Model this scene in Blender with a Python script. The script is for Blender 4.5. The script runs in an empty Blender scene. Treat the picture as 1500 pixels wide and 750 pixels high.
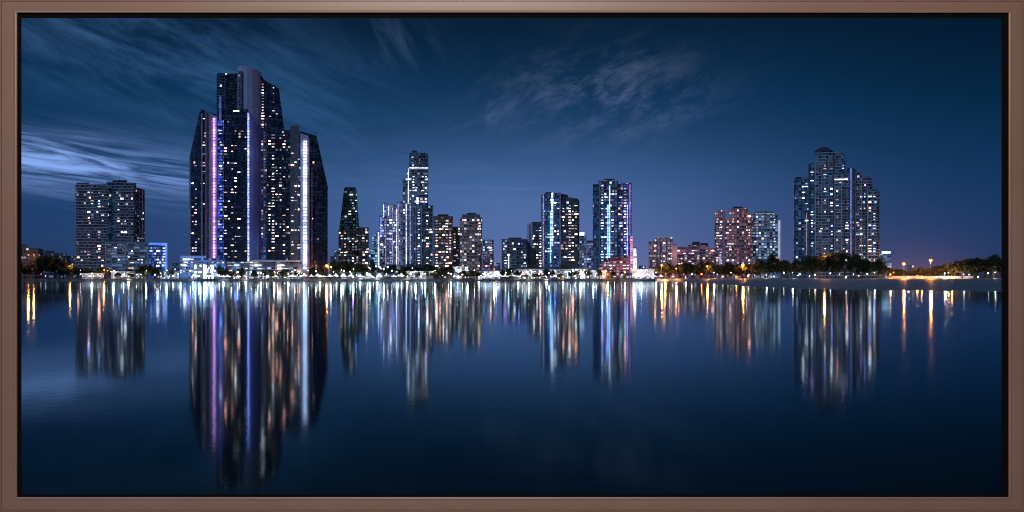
import bpy, bmesh, math, random
from mathutils import Vector
R = math.radians
S = bpy.context.scene
C = S.collection
F = 1608.0          # focal length in photo pixels (1500 wide)
H = 7.0             # eye height over the water
HZ = 400.0          # photo row of the horizon
random.seed(7)

# ------------------------------------------------------------------ materials
def srgb(r, g, b):
    f = lambda c: (c/255/12.92 if c/255 <= .04045 else ((c/255+.055)/1.055)**2.4)
    return (f(r), f(g), f(b), 1)

class NT:
    def __init__(s, nt): s.nt = nt
    def n(s, t, **kw):
        nd = s.nt.nodes.new(t)
        for k, v in kw.items(): setattr(nd, k, v)
        return nd
    def put(s, sock, v):
        if isinstance(v, bpy.types.NodeSocket): s.nt.links.new(v, sock)
        elif v is not None: sock.default_value = v
    def m(s, op, a, b=None, c=None, clamp=False):
        nd = s.n('ShaderNodeMath', operation=op, use_clamp=clamp)
        s.put(nd.inputs[0], a)
        if b is not None: s.put(nd.inputs[1], b)
        if c is not None: s.put(nd.inputs[2], c)
        return nd.outputs[0]
    def mix(s, f, a, b, blend='MIX'):
        nd = s.n('ShaderNodeMix', data_type='RGBA', blend_type=blend)
        s.put(nd.inputs[0], f); s.put(nd.inputs[6], a); s.put(nd.inputs[7], b)
        return nd.outputs[2]
    def comb(s, x, y, z=0.0):
        nd = s.n('ShaderNodeCombineXYZ')
        for i, v in enumerate((x, y, z)): s.put(nd.inputs[i], v)
        return nd.outputs[0]
    def noise(s, vec, scale=1., detail=4., rough=.55, dist=0.):
        nd = s.n('ShaderNodeTexNoise')
        s.put(nd.inputs['Vector'], vec)
        nd.inputs['Scale'].default_value = scale; nd.inputs['Detail'].default_value = detail
        nd.inputs['Roughness'].default_value = rough; nd.inputs['Distortion'].default_value = dist
        return nd.outputs['Fac']
    def rng(s, v, a, b, c=0., d=1., smooth=True):
        nd = s.n('ShaderNodeMapRange', interpolation_type='SMOOTHSTEP' if smooth else 'LINEAR')
        s.put(nd.inputs[0], v)
        for i, q in enumerate((a, b, c, d)): nd.inputs[i+1].default_value = q
        return nd.outputs[0]

def new_mat(name):
    m = bpy.data.materials.new(name); m.use_nodes = True
    t = NT(m.node_tree); b = m.node_tree.nodes['Principled BSDF']
    return m, t, b

def plain(name, col, rough=.7, var=.25, scale=.4, spec=.3, metal=0.):
    m, t, b = new_mat(name)
    tc = t.n('ShaderNodeTexCoord').outputs['Object']
    nz = t.noise(tc, scale, 5)
    f = t.rng(nz, .3, .7, 1-var, 1+var)
    c = t.n('ShaderNodeVectorMath', operation='SCALE'); c.inputs[0].default_value = col[:3]
    t.put(c.inputs['Scale'], f); t.put(b.inputs['Base Color'], c.outputs[0])
    b.inputs['Roughness'].default_value = rough
    b.inputs['Specular IOR Level'].default_value = spec
    b.inputs['Metallic'].default_value = metal
    return m

def glow(name, col, strength, var=0., scale=.3, sample=False, floors=False):
    m, t, b = new_mat(name)
    b.inputs['Base Color'].default_value = (.02, .02, .02, 1) if name.startswith('lamp') else (.3, .3, .3, 1)
    b.inputs['Emission Color'].default_value = tuple(col[:3]) + (1,)
    if var:
        tc = t.n('ShaderNodeTexCoord').outputs['Object']
        nz = t.noise(tc, scale, 3)
        e = t.m('MULTIPLY', t.rng(nz, .3, .7, 1-var, 1+var), strength)
        if floors:
            z = t.n('ShaderNodeSeparateXYZ'); t.put(z.inputs[0], tc); fl = t.m('DIVIDE', z.outputs[2], 2.8)
            wn = t.n('ShaderNodeTexWhiteNoise', noise_dimensions='1D'); t.put(wn.inputs['W'], t.m('FLOOR', fl))
            gap = t.m('MULTIPLY_ADD', t.m('LESS_THAN', t.m('FRACT', fl), .72), .65, .35)
            low = t.rng(t.noise(t.comb(0., 0., t.m('MULTIPLY', z.outputs[2], .03)), 1., 2), .3, .7, .55, 1.3)
            e = t.m('MULTIPLY', t.m('MULTIPLY', e, t.m('MULTIPLY', gap, low)), t.m('MULTIPLY_ADD', wn.outputs['Value'], 1.1, .5))
        t.put(b.inputs['Emission Strength'], e)
    else: b.inputs['Emission Strength'].default_value = strength
    if not sample: m.cycles.emission_sampling = 'NONE'
    return m

_seed = [0]
def facade(name, wall, glass=(.012, .022, .045), prob=.12, strength=1.6, warm=.5, dim=.05, dimcol=(.35, .55, 1.),
           bay=2.3, pitch=2.8, win=(.12, .88, .28, .92), colvar=.6, glow_wall=None):
    """window grid on the wall's own UVs (metres along the wall, metres up): some rooms lit, dark panes painted with a faint glow"""
    m, t, b = new_mat(name); _seed[0] += 1; sd = _seed[0]*17.3
    uv = t.n('ShaderNodeSeparateXYZ'); t.put(uv.inputs[0], t.n('ShaderNodeUVMap').outputs[0])
    u = t.m('DIVIDE', uv.outputs[0], bay); v = t.m('DIVIDE', uv.outputs[1], pitch)
    cu, cv = t.m('FLOOR', u), t.m('FLOOR', v); fu, fv = t.m('FRACT', u), t.m('FRACT', v)
    def inside(f, a, c): return t.m('MULTIPLY', t.m('GREATER_THAN', f, a), t.m('LESS_THAN', f, c))
    w = t.m('MULTIPLY', inside(fu, win[0], win[1]), inside(fv, win[2], win[3]))
    wn = t.n('ShaderNodeTexWhiteNoise', noise_dimensions='3D'); t.put(wn.inputs[0], t.comb(cu, cv, sd))
    wc = t.n('ShaderNodeSeparateColor'); t.put(wc.inputs[0], wn.outputs['Color'])
    col = t.n('ShaderNodeTexWhiteNoise', noise_dimensions='2D'); t.put(col.inputs[0], t.comb(cu, sd))
    p = t.m('MULTIPLY', t.m('ADD', t.m('MULTIPLY', col.outputs['Value'], 2*colvar), 1-colvar), prob*.8)
    lit = t.m('LESS_THAN', wc.outputs[0], p)
    tone = t.mix(t.m('LESS_THAN', wc.outputs[1], warm), (.55, .74, 1, 1), (1, .76, .64, 1))
    lum = t.m('MULTIPLY', lit, t.m('MULTIPLY', t.m('ADD', t.m('POWER', wc.outputs[2], 2.), .12), strength))
    d = t.m('MULTIPLY', t.m('MULTIPLY', wc.outputs[1], wc.outputs[1]), dim)  # faint tinted glow painted into all panes for sheen and facade brightness
    e1 = t.n('ShaderNodeVectorMath', operation='SCALE'); t.put(e1.inputs[0], tone); t.put(e1.inputs['Scale'], lum)
    e2 = t.n('ShaderNodeVectorMath', operation='SCALE'); e2.inputs[0].default_value = dimcol; t.put(e2.inputs['Scale'], d)
    e = t.n('ShaderNodeVectorMath', operation='ADD'); t.put(e.inputs[0], e1.outputs[0]); t.put(e.inputs[1], e2.outputs[0])
    ew = t.n('ShaderNodeVectorMath', operation='SCALE'); t.put(ew.inputs[0], e.outputs[0]); t.put(ew.inputs['Scale'], w)
    t.put(b.inputs['Emission Color'], ew.outputs[0]); b.inputs['Emission Strength'].default_value = 1.
    nz = t.noise(t.n('ShaderNodeTexCoord').outputs['Object'], .08, 5)
    wallc = t.mix(t.rng(nz, .3, .7, 0, .35), tuple(wall)+(1,), tuple(x*.55 for x in wall)+(1,))
    t.put(b.inputs['Base Color'], t.mix(w, wallc, tuple(glass)+(1,)))
    t.put(b.inputs['Roughness'], t.m('MULTIPLY_ADD', w, -.55, .75))
    b.inputs['Specular IOR Level'].default_value = .4
    m.cycles.emission_sampling = 'NONE'
    return m

# ------------------------------------------------------------------ object helpers
def tag(o, label=None, cat=None, group=None, kind=None):
    for k, v in (('label', label), ('category', cat), ('group', group), ('kind', kind)):
        if v: o[k] = v
    return o

def link(name, me, mat=None, parent=None, loc=None):
    o = bpy.data.objects.new(name, me); C.objects.link(o)
    if mat is not None and me is not None and not len(me.materials): me.materials.append(mat)
    if parent: o.parent = parent
    if loc: o.location = loc
    return o

def mesh_of(name, bm, smooth=False):
    me = bpy.data.meshes.new(name)
    bmesh.ops.recalc_face_normals(bm, faces=bm.faces)
    bm.to_mesh(me); bm.free()
    if smooth:
        for p in me.polygons: p.use_smooth = True
    return me

def empty(name, loc, label, cat, group=None):
    o = bpy.data.objects.new(name, None); C.objects.link(o); o.location = loc
    return tag(o, label, cat, group)

def copy_tree(o, parent=None):
    c = o.copy(); C.objects.link(c)
    if parent: c.parent = parent
    for ch in list(o.children): copy_tree(ch, c)
    return c

def box(bm, c, s):
    r = bmesh.ops.create_cube(bm, size=1)
    for v in r['verts']: v.co = Vector((v.co.x*s[0]+c[0], v.co.y*s[1]+c[1], v.co.z*s[2]+c[2]))

def prism(bm, pts, z0, tops, uvl=None):
    n = len(pts)
    if not isinstance(tops, (list, tuple)): tops = [tops]*n
    lo = [bm.verts.new((x, y, z0)) for x, y in pts]
    hi = [bm.verts.new((x, y, z)) for (x, y), z in zip(pts, tops)]
    u = 0.
    for i in range(n):
        j = (i+1) % n
        f = bm.faces.new((lo[i], lo[j], hi[j], hi[i]))
        L = math.hypot(pts[j][0]-pts[i][0], pts[j][1]-pts[i][1])
        if uvl:
            for lp, (a, c) in zip(f.loops, ((u, 0), (u+L, 0), (u+L, tops[j]-z0), (u, tops[i]-z0))): lp[uvl].uv = (a, c)
        u += L
    f = bm.faces.new(hi)
    if uvl:
        for lp in f.loops: lp[uvl].uv = (0, 0)
    return lo, hi

def tube(bm, p, q, r0, r1, n=8):
    p, q = Vector(p), Vector(q); d = (q-p).normalized()
    a = d.orthogonal().normalized(); b = d.cross(a)
    ring = lambda c, r: [bm.verts.new(c + (a*math.cos(2*math.pi*k/n) + b*math.sin(2*math.pi*k/n))*r) for k in range(n)]
    A, B = ring(p, r0), ring(q, r1)
    for k in range(n): bm.faces.new((A[k], A[(k+1) % n], B[(k+1) % n], B[k]))
    bm.faces.new(A[::-1]); bm.faces.new(B)

ORD = ['first', 'second', 'third', 'fourth', 'fifth', 'sixth', 'seventh', 'eighth', 'ninth', 'tenth', 'eleventh', 'twelfth',
       'thirteenth', 'fourteenth', 'fifteenth', 'sixteenth', 'seventeenth', 'eighteenth', 'nineteenth', 'twentieth']

def px_x(px, Y): return (px-750)/F*Y
def px_z(py, Y): return H + (HZ-py)*Y/F

# ------------------------------------------------------------------ towers
PITCH = 2.8
G0 = 2.0            # level of the city's ground
class Tower:
    """a building turned to face the bay; fronts are given by where their corners stand, walls have real depth"""
    def __init__(s, name, label, cat, xc, Y, group=None):
        tx = (xc-750)/F; s.th = math.atan(tx); s.sn, s.cs = math.sin(s.th), math.cos(s.th)
        s.Rr = math.hypot(tx*Y, Y); s.Y = Y
        s.ox, s.oy = tx*Y, Y
        s.root = empty(name, (s.ox, s.oy, G0), label, cat, group)
        s.bands = {}; s.walls = []; s.rng = random.Random(int(xc*13+Y))
    def at(s, px, off=0.):
        tx = (px-750)/F; t = (s.Rr+off)/(tx*s.sn+s.cs)
        return tx*t-s.ox, t-s.oy, t                     # relative to the root, plus depth
    def z(s, py, t): return H+(HZ-py)*t/F-G0
    def mass(s, name, front, ytop, mat, depth=24, ybase=None, band=None, bout=.55, bth=.5, bpitch=PITCH, label=None, back=0):
        n = len(front)
        if not isinstance(ytop, (list, tuple)): ytop = [ytop]*n
        P = [s.at(px, off) for px, off in front]
        tops = [s.z(y, p[2]) for y, p in zip(ytop, P)]
        z0 = -.6 if ybase is None else s.z(ybase, P[0][2])
        mo = max(o for _, o in front)
        bk = []
        for k in (n-1, 0):
            d = depth + mo - front[k][1]
            bk.append((P[k][0]+s.sn*d, P[k][1]+s.cs*d))
        pts = [(p[0], p[1]) for p in P]+bk
        tops = tops+[tops[-1], tops[0]]
        bm = bmesh.new(); uvl = bm.loops.layers.uv.new('UVMap')
        prism(bm, pts, z0, tops, uvl)
        o = link(name, mesh_of(name, bm), mat, s.root)
        if label: o['label'] = label
        if ybase is None: s.walls.append((front[0][0], front[-1][0], o))
        if band:
            bb = bmesh.new()
            cx = sum(p[0] for p in pts)/len(pts); cy = sum(p[1] for p in pts)/len(pts)
            q = []
            for x, y in pts:
                L = math.hypot(x-cx, y-cy); q.append((cx+(x-cx)*(1+bout/L), cy+(y-cy)*(1+bout/L)))
            lim = min(tops); k = 1
            while z0+k*bpitch < lim+.3:
                zz = z0+k*bpitch
                lo, hi = prism(bb, q, zz, zz+bth)
                bb.faces.new(lo[::-1]); k += 1
            if len(bb.faces): link('floor_banding', mesh_of('floor_banding', bb), band, o)
        return o
    def strip(s, name, px, w, y0, y1, mat, off=-1., depth=1.6, label=None, y1b=None):
        """upright bar on the front: fin, mullion or light strip"""
        a, b = s.at(px-w/2, off), s.at(px+w/2, off)
        zt, zb = s.z(y0, a[2]), s.z(y1, a[2])
        ztb = s.z(y1b, b[2]) if y1b else zt
        bm = bmesh.new()
        pts = [(a[0], a[1]), (b[0], b[1]), (b[0]+s.sn*depth, b[1]+s.cs*depth), (a[0]+s.sn*depth, a[1]+s.cs*depth)]
        lo, hi = prism(bm, pts, zb, [zt, ztb, ztb, zt]); bm.faces.new(lo[::-1])
        o = link(name, mesh_of(name, bm), mat, s.root)
        if label: o['label'] = label
        return o
    def lit(s, px0, px1, y0, y1, n, mats, off=0., off1=None, w=2.1, h=.95, bay=2.9, run=.35):
        """single lit rooms, each a pane of its own standing in the window band of its floor"""
        off1 = off if off1 is None else off1
        A, B = s.at(px0, off), s.at(px1, off1)
        L = math.hypot(B[0]-A[0], B[1]-A[1]); ux, uy = (B[0]-A[0])/L, (B[1]-A[1])/L
        zt, zb = s.z(y0, A[2]), max(s.z(y1, A[2]), 1)
        nb, f0, f1 = max(1, int(L/bay)), int((zb+.6)/PITCH)+1, int((zt+.6)/PITCH)-1
        if f1 <= f0: return
        mid = (px0+px1)/2; host = [w for w in s.walls if w[0] <= mid <= w[1]]; host = host[-1][2] if host else s.root
        used = set(); ang = math.atan2(uy, ux)
        hot = [s.rng.random()**3+.06 for _ in range(nb)]
        tries = 0
        while len(used) < n and tries < n*20:
            tries += 1
            c = s.rng.choices(range(nb), hot)[0]; f = s.rng.randint(f0, f1)
            if (c, f) in used: continue
            used.add((c, f))
            m = s.rng.choice(mats)
            key = 'pane_'+m.name
            me = bpy.data.meshes.get(key)
            if me is None:
                bm = bmesh.new(); box(bm, (0, 0, 0), (1, .25, 1)); me = mesh_of(key, bm); me.materials.append(m)
            o = link('lit_window', me, None, host)
            d = (c+.5)*L/nb
            o.location = (A[0]+ux*d+s.sn*-.12, A[1]+uy*d-.12*s.cs, -.6+f*PITCH+.5+.5+h/2)
            o.rotation_euler = (0, 0, ang)
            o.scale = (min(w*s.rng.choice((.6, .8, 1, 1.35)), L/nb*1.3), 1, h*s.rng.uniform(.75, 1.1))
    def antenna(s, px, y0, y1, off=6):
        p = s.at(px, off); bm = bmesh.new()
        tube(bm, (p[0], p[1], s.z(y1, p[2])), (p[0], p[1], s.z(y0, p[2])), .22, .1, 6)
        link('antenna', mesh_of('antenna', bm), metal_d, s.root)
    def done(s):
        return s.root

# lit room panes
W1 = glow('room_warm_white', (1, .84, .74), 1.3, .5, .5)
W2 = glow('room_white', (.95, .95, 1), 1.5, .5, .5)
W3 = glow('room_amber', (1, .60, .45), .7, .5, .5)
W4 = glow('room_cool', (.6, .8, 1), 1.1, .5, .5)
W5 = glow('room_faint', (.8, .75, .85), .25, .5, .5)
B1 = glow('room_glare_white', (.95, .93, 1), 12., .5, .5); B2 = glow('room_glare_peach', (1, .40, .28), 17., .5, .5)
B3 = glow('room_glare_blue', (.14, .28, 1), 15., .5, .5); B4 = glow('room_teal', (.3, .85, .9), 7., .5, .5)
B6 = glow('room_glare_violet', (.55, .25, 1), 10., .5, .5)
WARM = [W1, W1, W1, W2, W2, W3, W3, W5, W5, W5, B1, B2, B2]; COOL = [W2, W2, W4, W4, W4, W1, W5, W5, W5, B1, B3, B6]; MIX = [W1, W1, W2, W2, W3, W4, W4, W5, W5, W5, B1, B2, B3, B4]

conc_l = plain('pale_concrete', (.36, .39, .46), .8)
conc_d = plain('dark_concrete', (.14, .15, .17), .8)
conc_b = plain('blue_grey_concrete', (.17, .22, .30), .7)
conc_p = plain('pink_render', (.44, .30, .32), .8)
lilac = plain('lilac_lit_render', (.46, .46, .58), .75, .12, .02)  # lilac base with purple strip and city light put into the colour
roofm = plain('dark_roof', (.05, .055, .07), .85)
metal_d = plain('dark_metal', (.06, .06, .07), .5)
white_p = plain('white_paint', (.75, .75, .78), .6, .1)
maroon = plain('maroon_render', (.30, .10, .16), .7)
pink_led = glow('pink_light', (.85, .36, 1.), 2.1, .5, .5, floors=True)
blue_led = glow('blue_light', (.22, .27, 1.), 3.2, .5, .5, floors=True)
ice_led = glow('ice_light', (.56, .66, 1.), 2.4, .55, .6, floors=True)
sky_led = glow('sky_blue_light', (.12, .40, 1.), 4., .4, .12, floors=True)
dblue_led = glow('deep_blue_light', (.05, .10, .55), .5, .6, .15)
lil_led = glow('lilac_light', (.6, .55, 1.), .5, .6, .6, floors=True)
hot_white = glow('white_flood', (1, .96, .92), 5.0, .5, .25)
cool_sign = glow('cool_sign', (.5, .78, 1), 2.2, .4, .3)

# 1 low buildings at the far left
t = Tower('apartment_block', 'low pinkish apartment block at the far left edge, behind dark trees', 'building', 44, 1110)
t.mass('wall', [(20, 0), (56, 0), (64, 6)], [361, 363, 366], facade('pink_low_wall', (.50, .26, .22), prob=.12, warm=.8, dim=.02), 18, band=conc_p)
t.mass('plant_room', [(28, 3), (40, 3)], 358, conc_d, 8); t.done()
t = Tower('apartment_block', 'long low stepped blue-grey block between left trees and first tall tower', 'building', 86, 1260)
fm = facade('far_left_wall', (.24, .27, .34), prob=.25, strength=1.2, warm=.3)
t.mass('wall', [(62, 0), (80, 0)], 367, fm, 18, band=conc_b); t.mass('wing', [(80, 2), (98, 2)], 371, fm, 18, band=conc_b)
t.mass('wing', [(98, 4), (112, 4)], 375, fm, 18, band=conc_b); t.done()

# 2 first apartment tower
t = Tower('apartment_tower', 'grey slab-sided apartment tower on the left, with bluish centre recess and pale balcony lines', 'tower', 160, 1090)
pale_band = plain('pale_balcony', (.52, .55, .62), .8)
fm = facade('left_tower_wall', (.20, .23, .29), prob=.045, warm=.55, dim=.06, strength=1.8)
t.mass('wall', [(111, 3), (113, 0), (158, 0)], 270, fm, 26, band=pale_band, bout=.9)
t.mass('core', [(156, 3), (173, 3)], 266, facade('left_tower_core', (.10, .24, .36), prob=.04, dim=.10, dimcol=(.15, .5, 1)), 24)
t.mass('wing', [(170, 0), (196, 0), (199, 4)], 268, fm, 26, band=pale_band, bout=.9)
t.mass('side_wing', [(197, 5), (212, 8)], [274, 278], facade('left_tower_side', (.42, .32, .38), prob=.10, warm=.8, bay=2.4), 20)
for x in (200.5, 204.5, 208.5): t.strip('fin', x, 1.2, 275, 392, conc_p, 4.2, 1.5)
t.mass('plant_room', [(165, 6), (186, 6)], 264, roofm, 10); t.mass('roof_parapet', [(112, 1), (130, 1)], 267.5, conc_d, 12)
t.antenna(175, 260, 266); t.antenna(182, 261, 266); t.lit(112, 158, 275, 390, 34, MIX); t.lit(171, 196, 280, 360, 14, WARM); t.lit(198, 211, 300, 390, 8, WARM, 5, 8); t.done()

# 3 office block with blue frame
t = Tower('office_building', 'low wide office block with glowing blue edge frame, in front of left tower', 'building', 200, 1040)
fm = facade('office_wall', (.24, .29, .38), prob=.05, dim=.42, dimcol=(.25, .5, 1), bay=5, warm=.3, win=(.03, .97, .35, .9))
t.mass('wall', [(155, 0), (217, 0)], 356, fm, 26, band=conc_l, bout=.7, bth=.7)
t.mass('wing', [(218, -1), (245, -1)], 357, facade('office_wing_wall', (.07, .10, .3), prob=.25, strength=1.6, warm=.1, dim=1.1, dimcol=(.08, .22, 1)), 26)
for x in (155, 183.5, 216): t.strip('fin', x, 1.8, 355, 396, conc_l, -1.2)
bl = glow('blue_frame_light', (.08, .24, .95), 1.1, .3, .1)
t.strip('light_strip', 243.5, 3, 356, 396, bl, -1.8); t.strip('light_strip', 231.5, 27, 355.5, 358.5, bl, -1.6); t.strip('roof_edge', 186, 62, 353.8, 357.5, conc_b, -1.4)
t.lit(219, 243, 360, 392, 14, COOL, -1); t.lit(157, 215, 360, 390, 10, COOL); t.done()

# 4 the tall dark trio
gd = (.008, .016, .034)
dark = facade('dark_glass_wall', (.022, .03, .055), gd, prob=.02, warm=.6, dim=.06, bay=2.1, dimcol=(.16, .32, 1))
dark2 = facade('dark_glass_wall_dense', (.026, .032, .055), gd, prob=.06, colvar=.9, warm=.65, dim=.06, bay=2.0, strength=1.3, dimcol=(.2, .45, 1))
slab_d = plain('black_slab', (.028, .036, .065), .6)
bluewin = facade('blue_lit_wall', (.05, .07, .22), (.01, .02, .06), prob=.22, strength=1.3, warm=.05, dim=1.5, dimcol=(.06, .14, 1), bay=2.6)
t = Tower('skyscraper', 'dark tower with slanted left shoulder and pink light strip, left of the tallest one', 'tower', 297, 1045, 'three tall dark skyscrapers standing together')
t.mass('wall', [(277, 4), (292.5, 0), (302, 0)], [233, 164, 161], dark, 30)
t.mass('fin_wall', [(301, -1.5), (319, -1.5)], [162, 172], lilac, 26)
t.strip('fin', 278.2, 1.6, 232, 385, lilac, 3, 1.5); t.strip('fin', 295.5, 2.2, 166, 380, conc_l, -1.2)
t.strip('fin', 303, 1.5, 164, 383, maroon, -2.8, 1.2)
t.strip('light_strip', 313.8, 3, 173, 384, pink_led, -3, label='tall pink light strip')
for x in (307.5, 318): t.strip('fin', x, 1, 168, 384, lilac, -2.6, 1.1)
t.mass('roof_parapet', [(294, 2), (318, 2)], [159.5, 168], roofm, 16)
t.lit(280, 294, 238, 384, 46, WARM, 3, .2); t.lit(296, 301, 170, 350, 9, WARM); t.done()

t = Tower('skyscraper', 'tallest dark skyscraper with curved pale top panel and blue edge strips', 'tower', 362, 1060, 'three tall dark skyscrapers standing together')
t.mass('wall', [(318.5, 2), (348, 2)], 107.5, facade('tall_rear_wall', (.05, .055, .08), gd, prob=.03, dim=.03), 26, band=slab_d)
for k, (x, w) in enumerate(((324, 9),)):
    t.mass('balcony_stack', [(318, .5), (330, .5)], 110, facade('balcony_wall', (.16, .18, .24), prob=.03, dim=.02), 8, ybase=162, band=conc_b, bout=.9)
# curved pale slab: several front corners swing round
t.mass('curved_panel', [(348, 0), (354, -2), (362, -2.6), (370, -1.6), (377, .8), (382, 3)], [97, 96, 97, 99, 102.5, 106], lilac, 26)
t.mass('window_column', [(349, -2.4), (354.5, -3.6)], 104, facade('column_wall', (.16, .16, .24), prob=.02, bay=2.2, win=(.1, .9, .3, .85)), 3, ybase=160)
t.mass('wing', [(381, 3.5), (387, 3), (408.5, 6), (416.5, 10)], [106, 117, 129.5, 191], dark, 24)
t.mass('front_block', [(326, -8), (363, -8)], 160, dark, 18, band=slab_d, bout=.4)
t.mass('blue_bay', [(318.5, -7), (327.5, -9)], 176, bluewin, 16, band=plain('blue_slab', (.08, .1, .3), .6), bout=.5)
t.strip('light_strip', 322.5, 3.5, 140, 180, dblue_led, -2, label='short deep blue strip on the upper left corner')
t.strip('light_strip', 363.8, 2.6, 165, 384, blue_led, -9.2, label='bright violet blue strip down the front corner')
t.strip('fin', 381, 2, 106, 384, maroon, 1.5, 1.5)
t.strip('light_strip', 391, 2.2, 346, 384, sky_led, -1, label='short sky blue strip near the ground')
t.mass('bright_bay', [(382.5, 1), (392, 2)], 192, facade('bright_bay_wall', (.12, .14, .25), prob=.35, warm=.3, strength=1.4, dim=.2, bay=2.2), 8)
lm = glow('stair_light', (1, .80, .72), 2.4, .6, 1.)
t.strip('roof_sign', 346, 9, 161.5, 163.5, W2, -8.6, .6, label='small white light bar under the roof edge')
t.lit(328, 362, 180, 382, 46, WARM, -8); t.lit(319, 327, 182, 380, 18, COOL, -7, -9); t.lit(383, 386.5, 118, 190, 18, WARM, 3, 3, bay=2.); t.lit(388, 408, 125, 190, 6, WARM, 3.4, 6); t.done()

t = Tower('skyscraper', 'dark tower with bright white light strip and slanted right shoulder, right of the tallest', 'tower', 436, 1040, 'three tall dark skyscrapers standing together')
t.mass('wall', [(389, 2), (391, 0), (441, 0)], [187, 187, 193], dark2, 30, band=slab_d, bout=.5)
t.mass('stair_core', [(425, -.5), (438.5, -.5)], [185, 182.5], conc_d, 14)
t.mass('fin_wall', [(440, -1), (452, -1)], [195, 199], lilac, 24)
t.mass('wing', [(451, 1), (465, 2), (480.5, 8)], [198, 205, 275], dark, 28)
t.mass('roof_canopy', [(440, -.4), (464, 1)], [192, 199], slab_d, 22, ybase=206)
t.strip('light_strip', 446.8, 5.4, 206, 394, ice_led, -3, label='broad bright white light strip')
t.strip('fin', 453, 2.2, 203, 392, maroon, -2, 1.5); t.strip('fin', 457, 1.2, 245, 395, conc_p, -1); t.strip('fin', 479.6, 1, 277, 388, conc_b, 6.4, 1)
[t.antenna(x, y, 197) for x, y in ((441, 189), (448, 190), (455, 191), (462, 192))]; t.lit(392, 424, 195, 380, 70, WARM, 0); t.lit(426, 440, 215, 380, 24, WARM, -.5); t.lit(457, 477, 225, 385, 12, WARM, 1.4, 7); t.done()

pod = facade('podium_wall', (.26, .27, .30), prob=.45, strength=1.6, warm=.45, dim=.12, bay=4)
t = Tower('podium_building', 'long low podium with pale roof edge below the tall dark skyscrapers', 'building', 388, 1012)
t.mass('wall', [(332, 0), (442, 0)], 383.5, pod, 14, band=conc_l, bout=1.2, bth=.7, bpitch=4.2)
t.strip('roof_edge', 405, 74, 380.8, 383.6, white_p, -2, 3); t.lit(334, 440, 386, 403, 22, MIX, -1.3, h=1., w=3.4); t.done()
t = Tower('podium_building', 'blue-lit low building beneath the pink-striped dark tower', 'building', 300, 1014)
t.mass('wall', [(264, 0), (330, 0)], 378.5, facade('blue_podium_wall', (.16, .22, .45), prob=.3, strength=1.8, warm=.2, dim=.6, dimcol=(.1, .3, 1)), 12, band=conc_b, bout=1, bpitch=4)
t.strip('roof_edge', 283, 38, 374.5, 378, glow('blue_eave', (.12, .3, 1), .35), -1.5, 3); t.lit(268, 284, 376, 396, 6, COOL, -1.3, w=3); t.done()

# 5 slim dark tower and neighbours
t = Tower('apartment_tower', 'slim dark tapering tower just right of the slanted dark skyscraper', 'tower', 510, 1120)
g5 = facade('slim_dark_wall', (.07, .10, .12), prob=.07, warm=.3, dim=.10, dimcol=(.2, .6, .8), bay=2.8)
t.mass('wall', [(497.5, 3), (504, 0), (522, 0), (526, 5)], [332, 276, 277, 330], g5, 22, band=conc_d)
t.mass('crown', [(505, 1.5), (521, 1.5)], 274.3, roofm, 14)
t.mass('wing', [(496, -3), (509, -3)], 336, facade('slim_wing', (.34, .22, .26), prob=.16, warm=.6), 16, band=conc_p)
t.strip('roof_sign', 514.5, 5, 284, 286, W2, -.8, .6); t.lit(498, 508, 338, 392, 12, WARM, -3); t.lit(510, 524, 285, 390, 16, COOL); t.done()
t = Tower('apartment_tower', 'short brown block with scattered warm windows beside the slim tapering tower', 'tower', 531, 1100)
t.mass('wall', [(522, 2), (526, 0), (540, 0)], 333, facade('short_brown_wall', (.26, .21, .22), prob=.2, warm=.6, strength=1.8), 18, band=conc_d); t.lit(524, 540, 336, 392, 16, WARM, 0); t.done()
t = Tower('apartment_tower', 'small pale blue glowing building with curved top, left of the lilac tower', 'building', 549, 1180)
t.mass('wall', [(540, 0), (553, 0)], 366, facade('pale_blue_wall', (.2, .4, .6), prob=.3, warm=0, dim=1.3, dimcol=(.2, .6, 1)), 12)
t.mass('wing', [(545, 3), (550, 1), (557, 3)], [349, 341, 337], facade('pale_blue_wing', (.16, .25, .45), prob=.2, warm=.1, dim=.9, dimcol=(.2, .5, 1)), 14)
t.strip('light_strip', 554.5, 2, 340, 392, ice_led, 0); t.done()

# 6 lilac stepped tower
t = Tower('apartment_tower', 'lilac-lit stepped tower with white light lines on its crown, left of the pale cylinder', 'tower', 570, 1130)
f6 = facade('lilac_wall', (.34, .34, .50), prob=.16, warm=.2, dim=.55, dimcol=(.3, .38, 1), bay=2.5, strength=1.4)
t.mass('wall', [(556, 2), (563, 0), (584, 0)], [316, 314, 314], f6, 24, band=conc_l)
t.mass('crown', [(562, 1), (580.5, 1)], [297.5, 300], f6, 18)
for x, y0, y1, m in ((562, 299, 318, ice_led), (569, 302, 316, ice_led), (575, 303, 392, lil_led), (581, 306, 392, ice_led), (558, 318, 345, blue_led), (565, 320, 392, lil_led)):
    t.strip('light_strip', x, 1.2, y0, y1, m, -1)
t.lit(557, 583, 318, 392, 26, COOL, 0); t.done()

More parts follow.
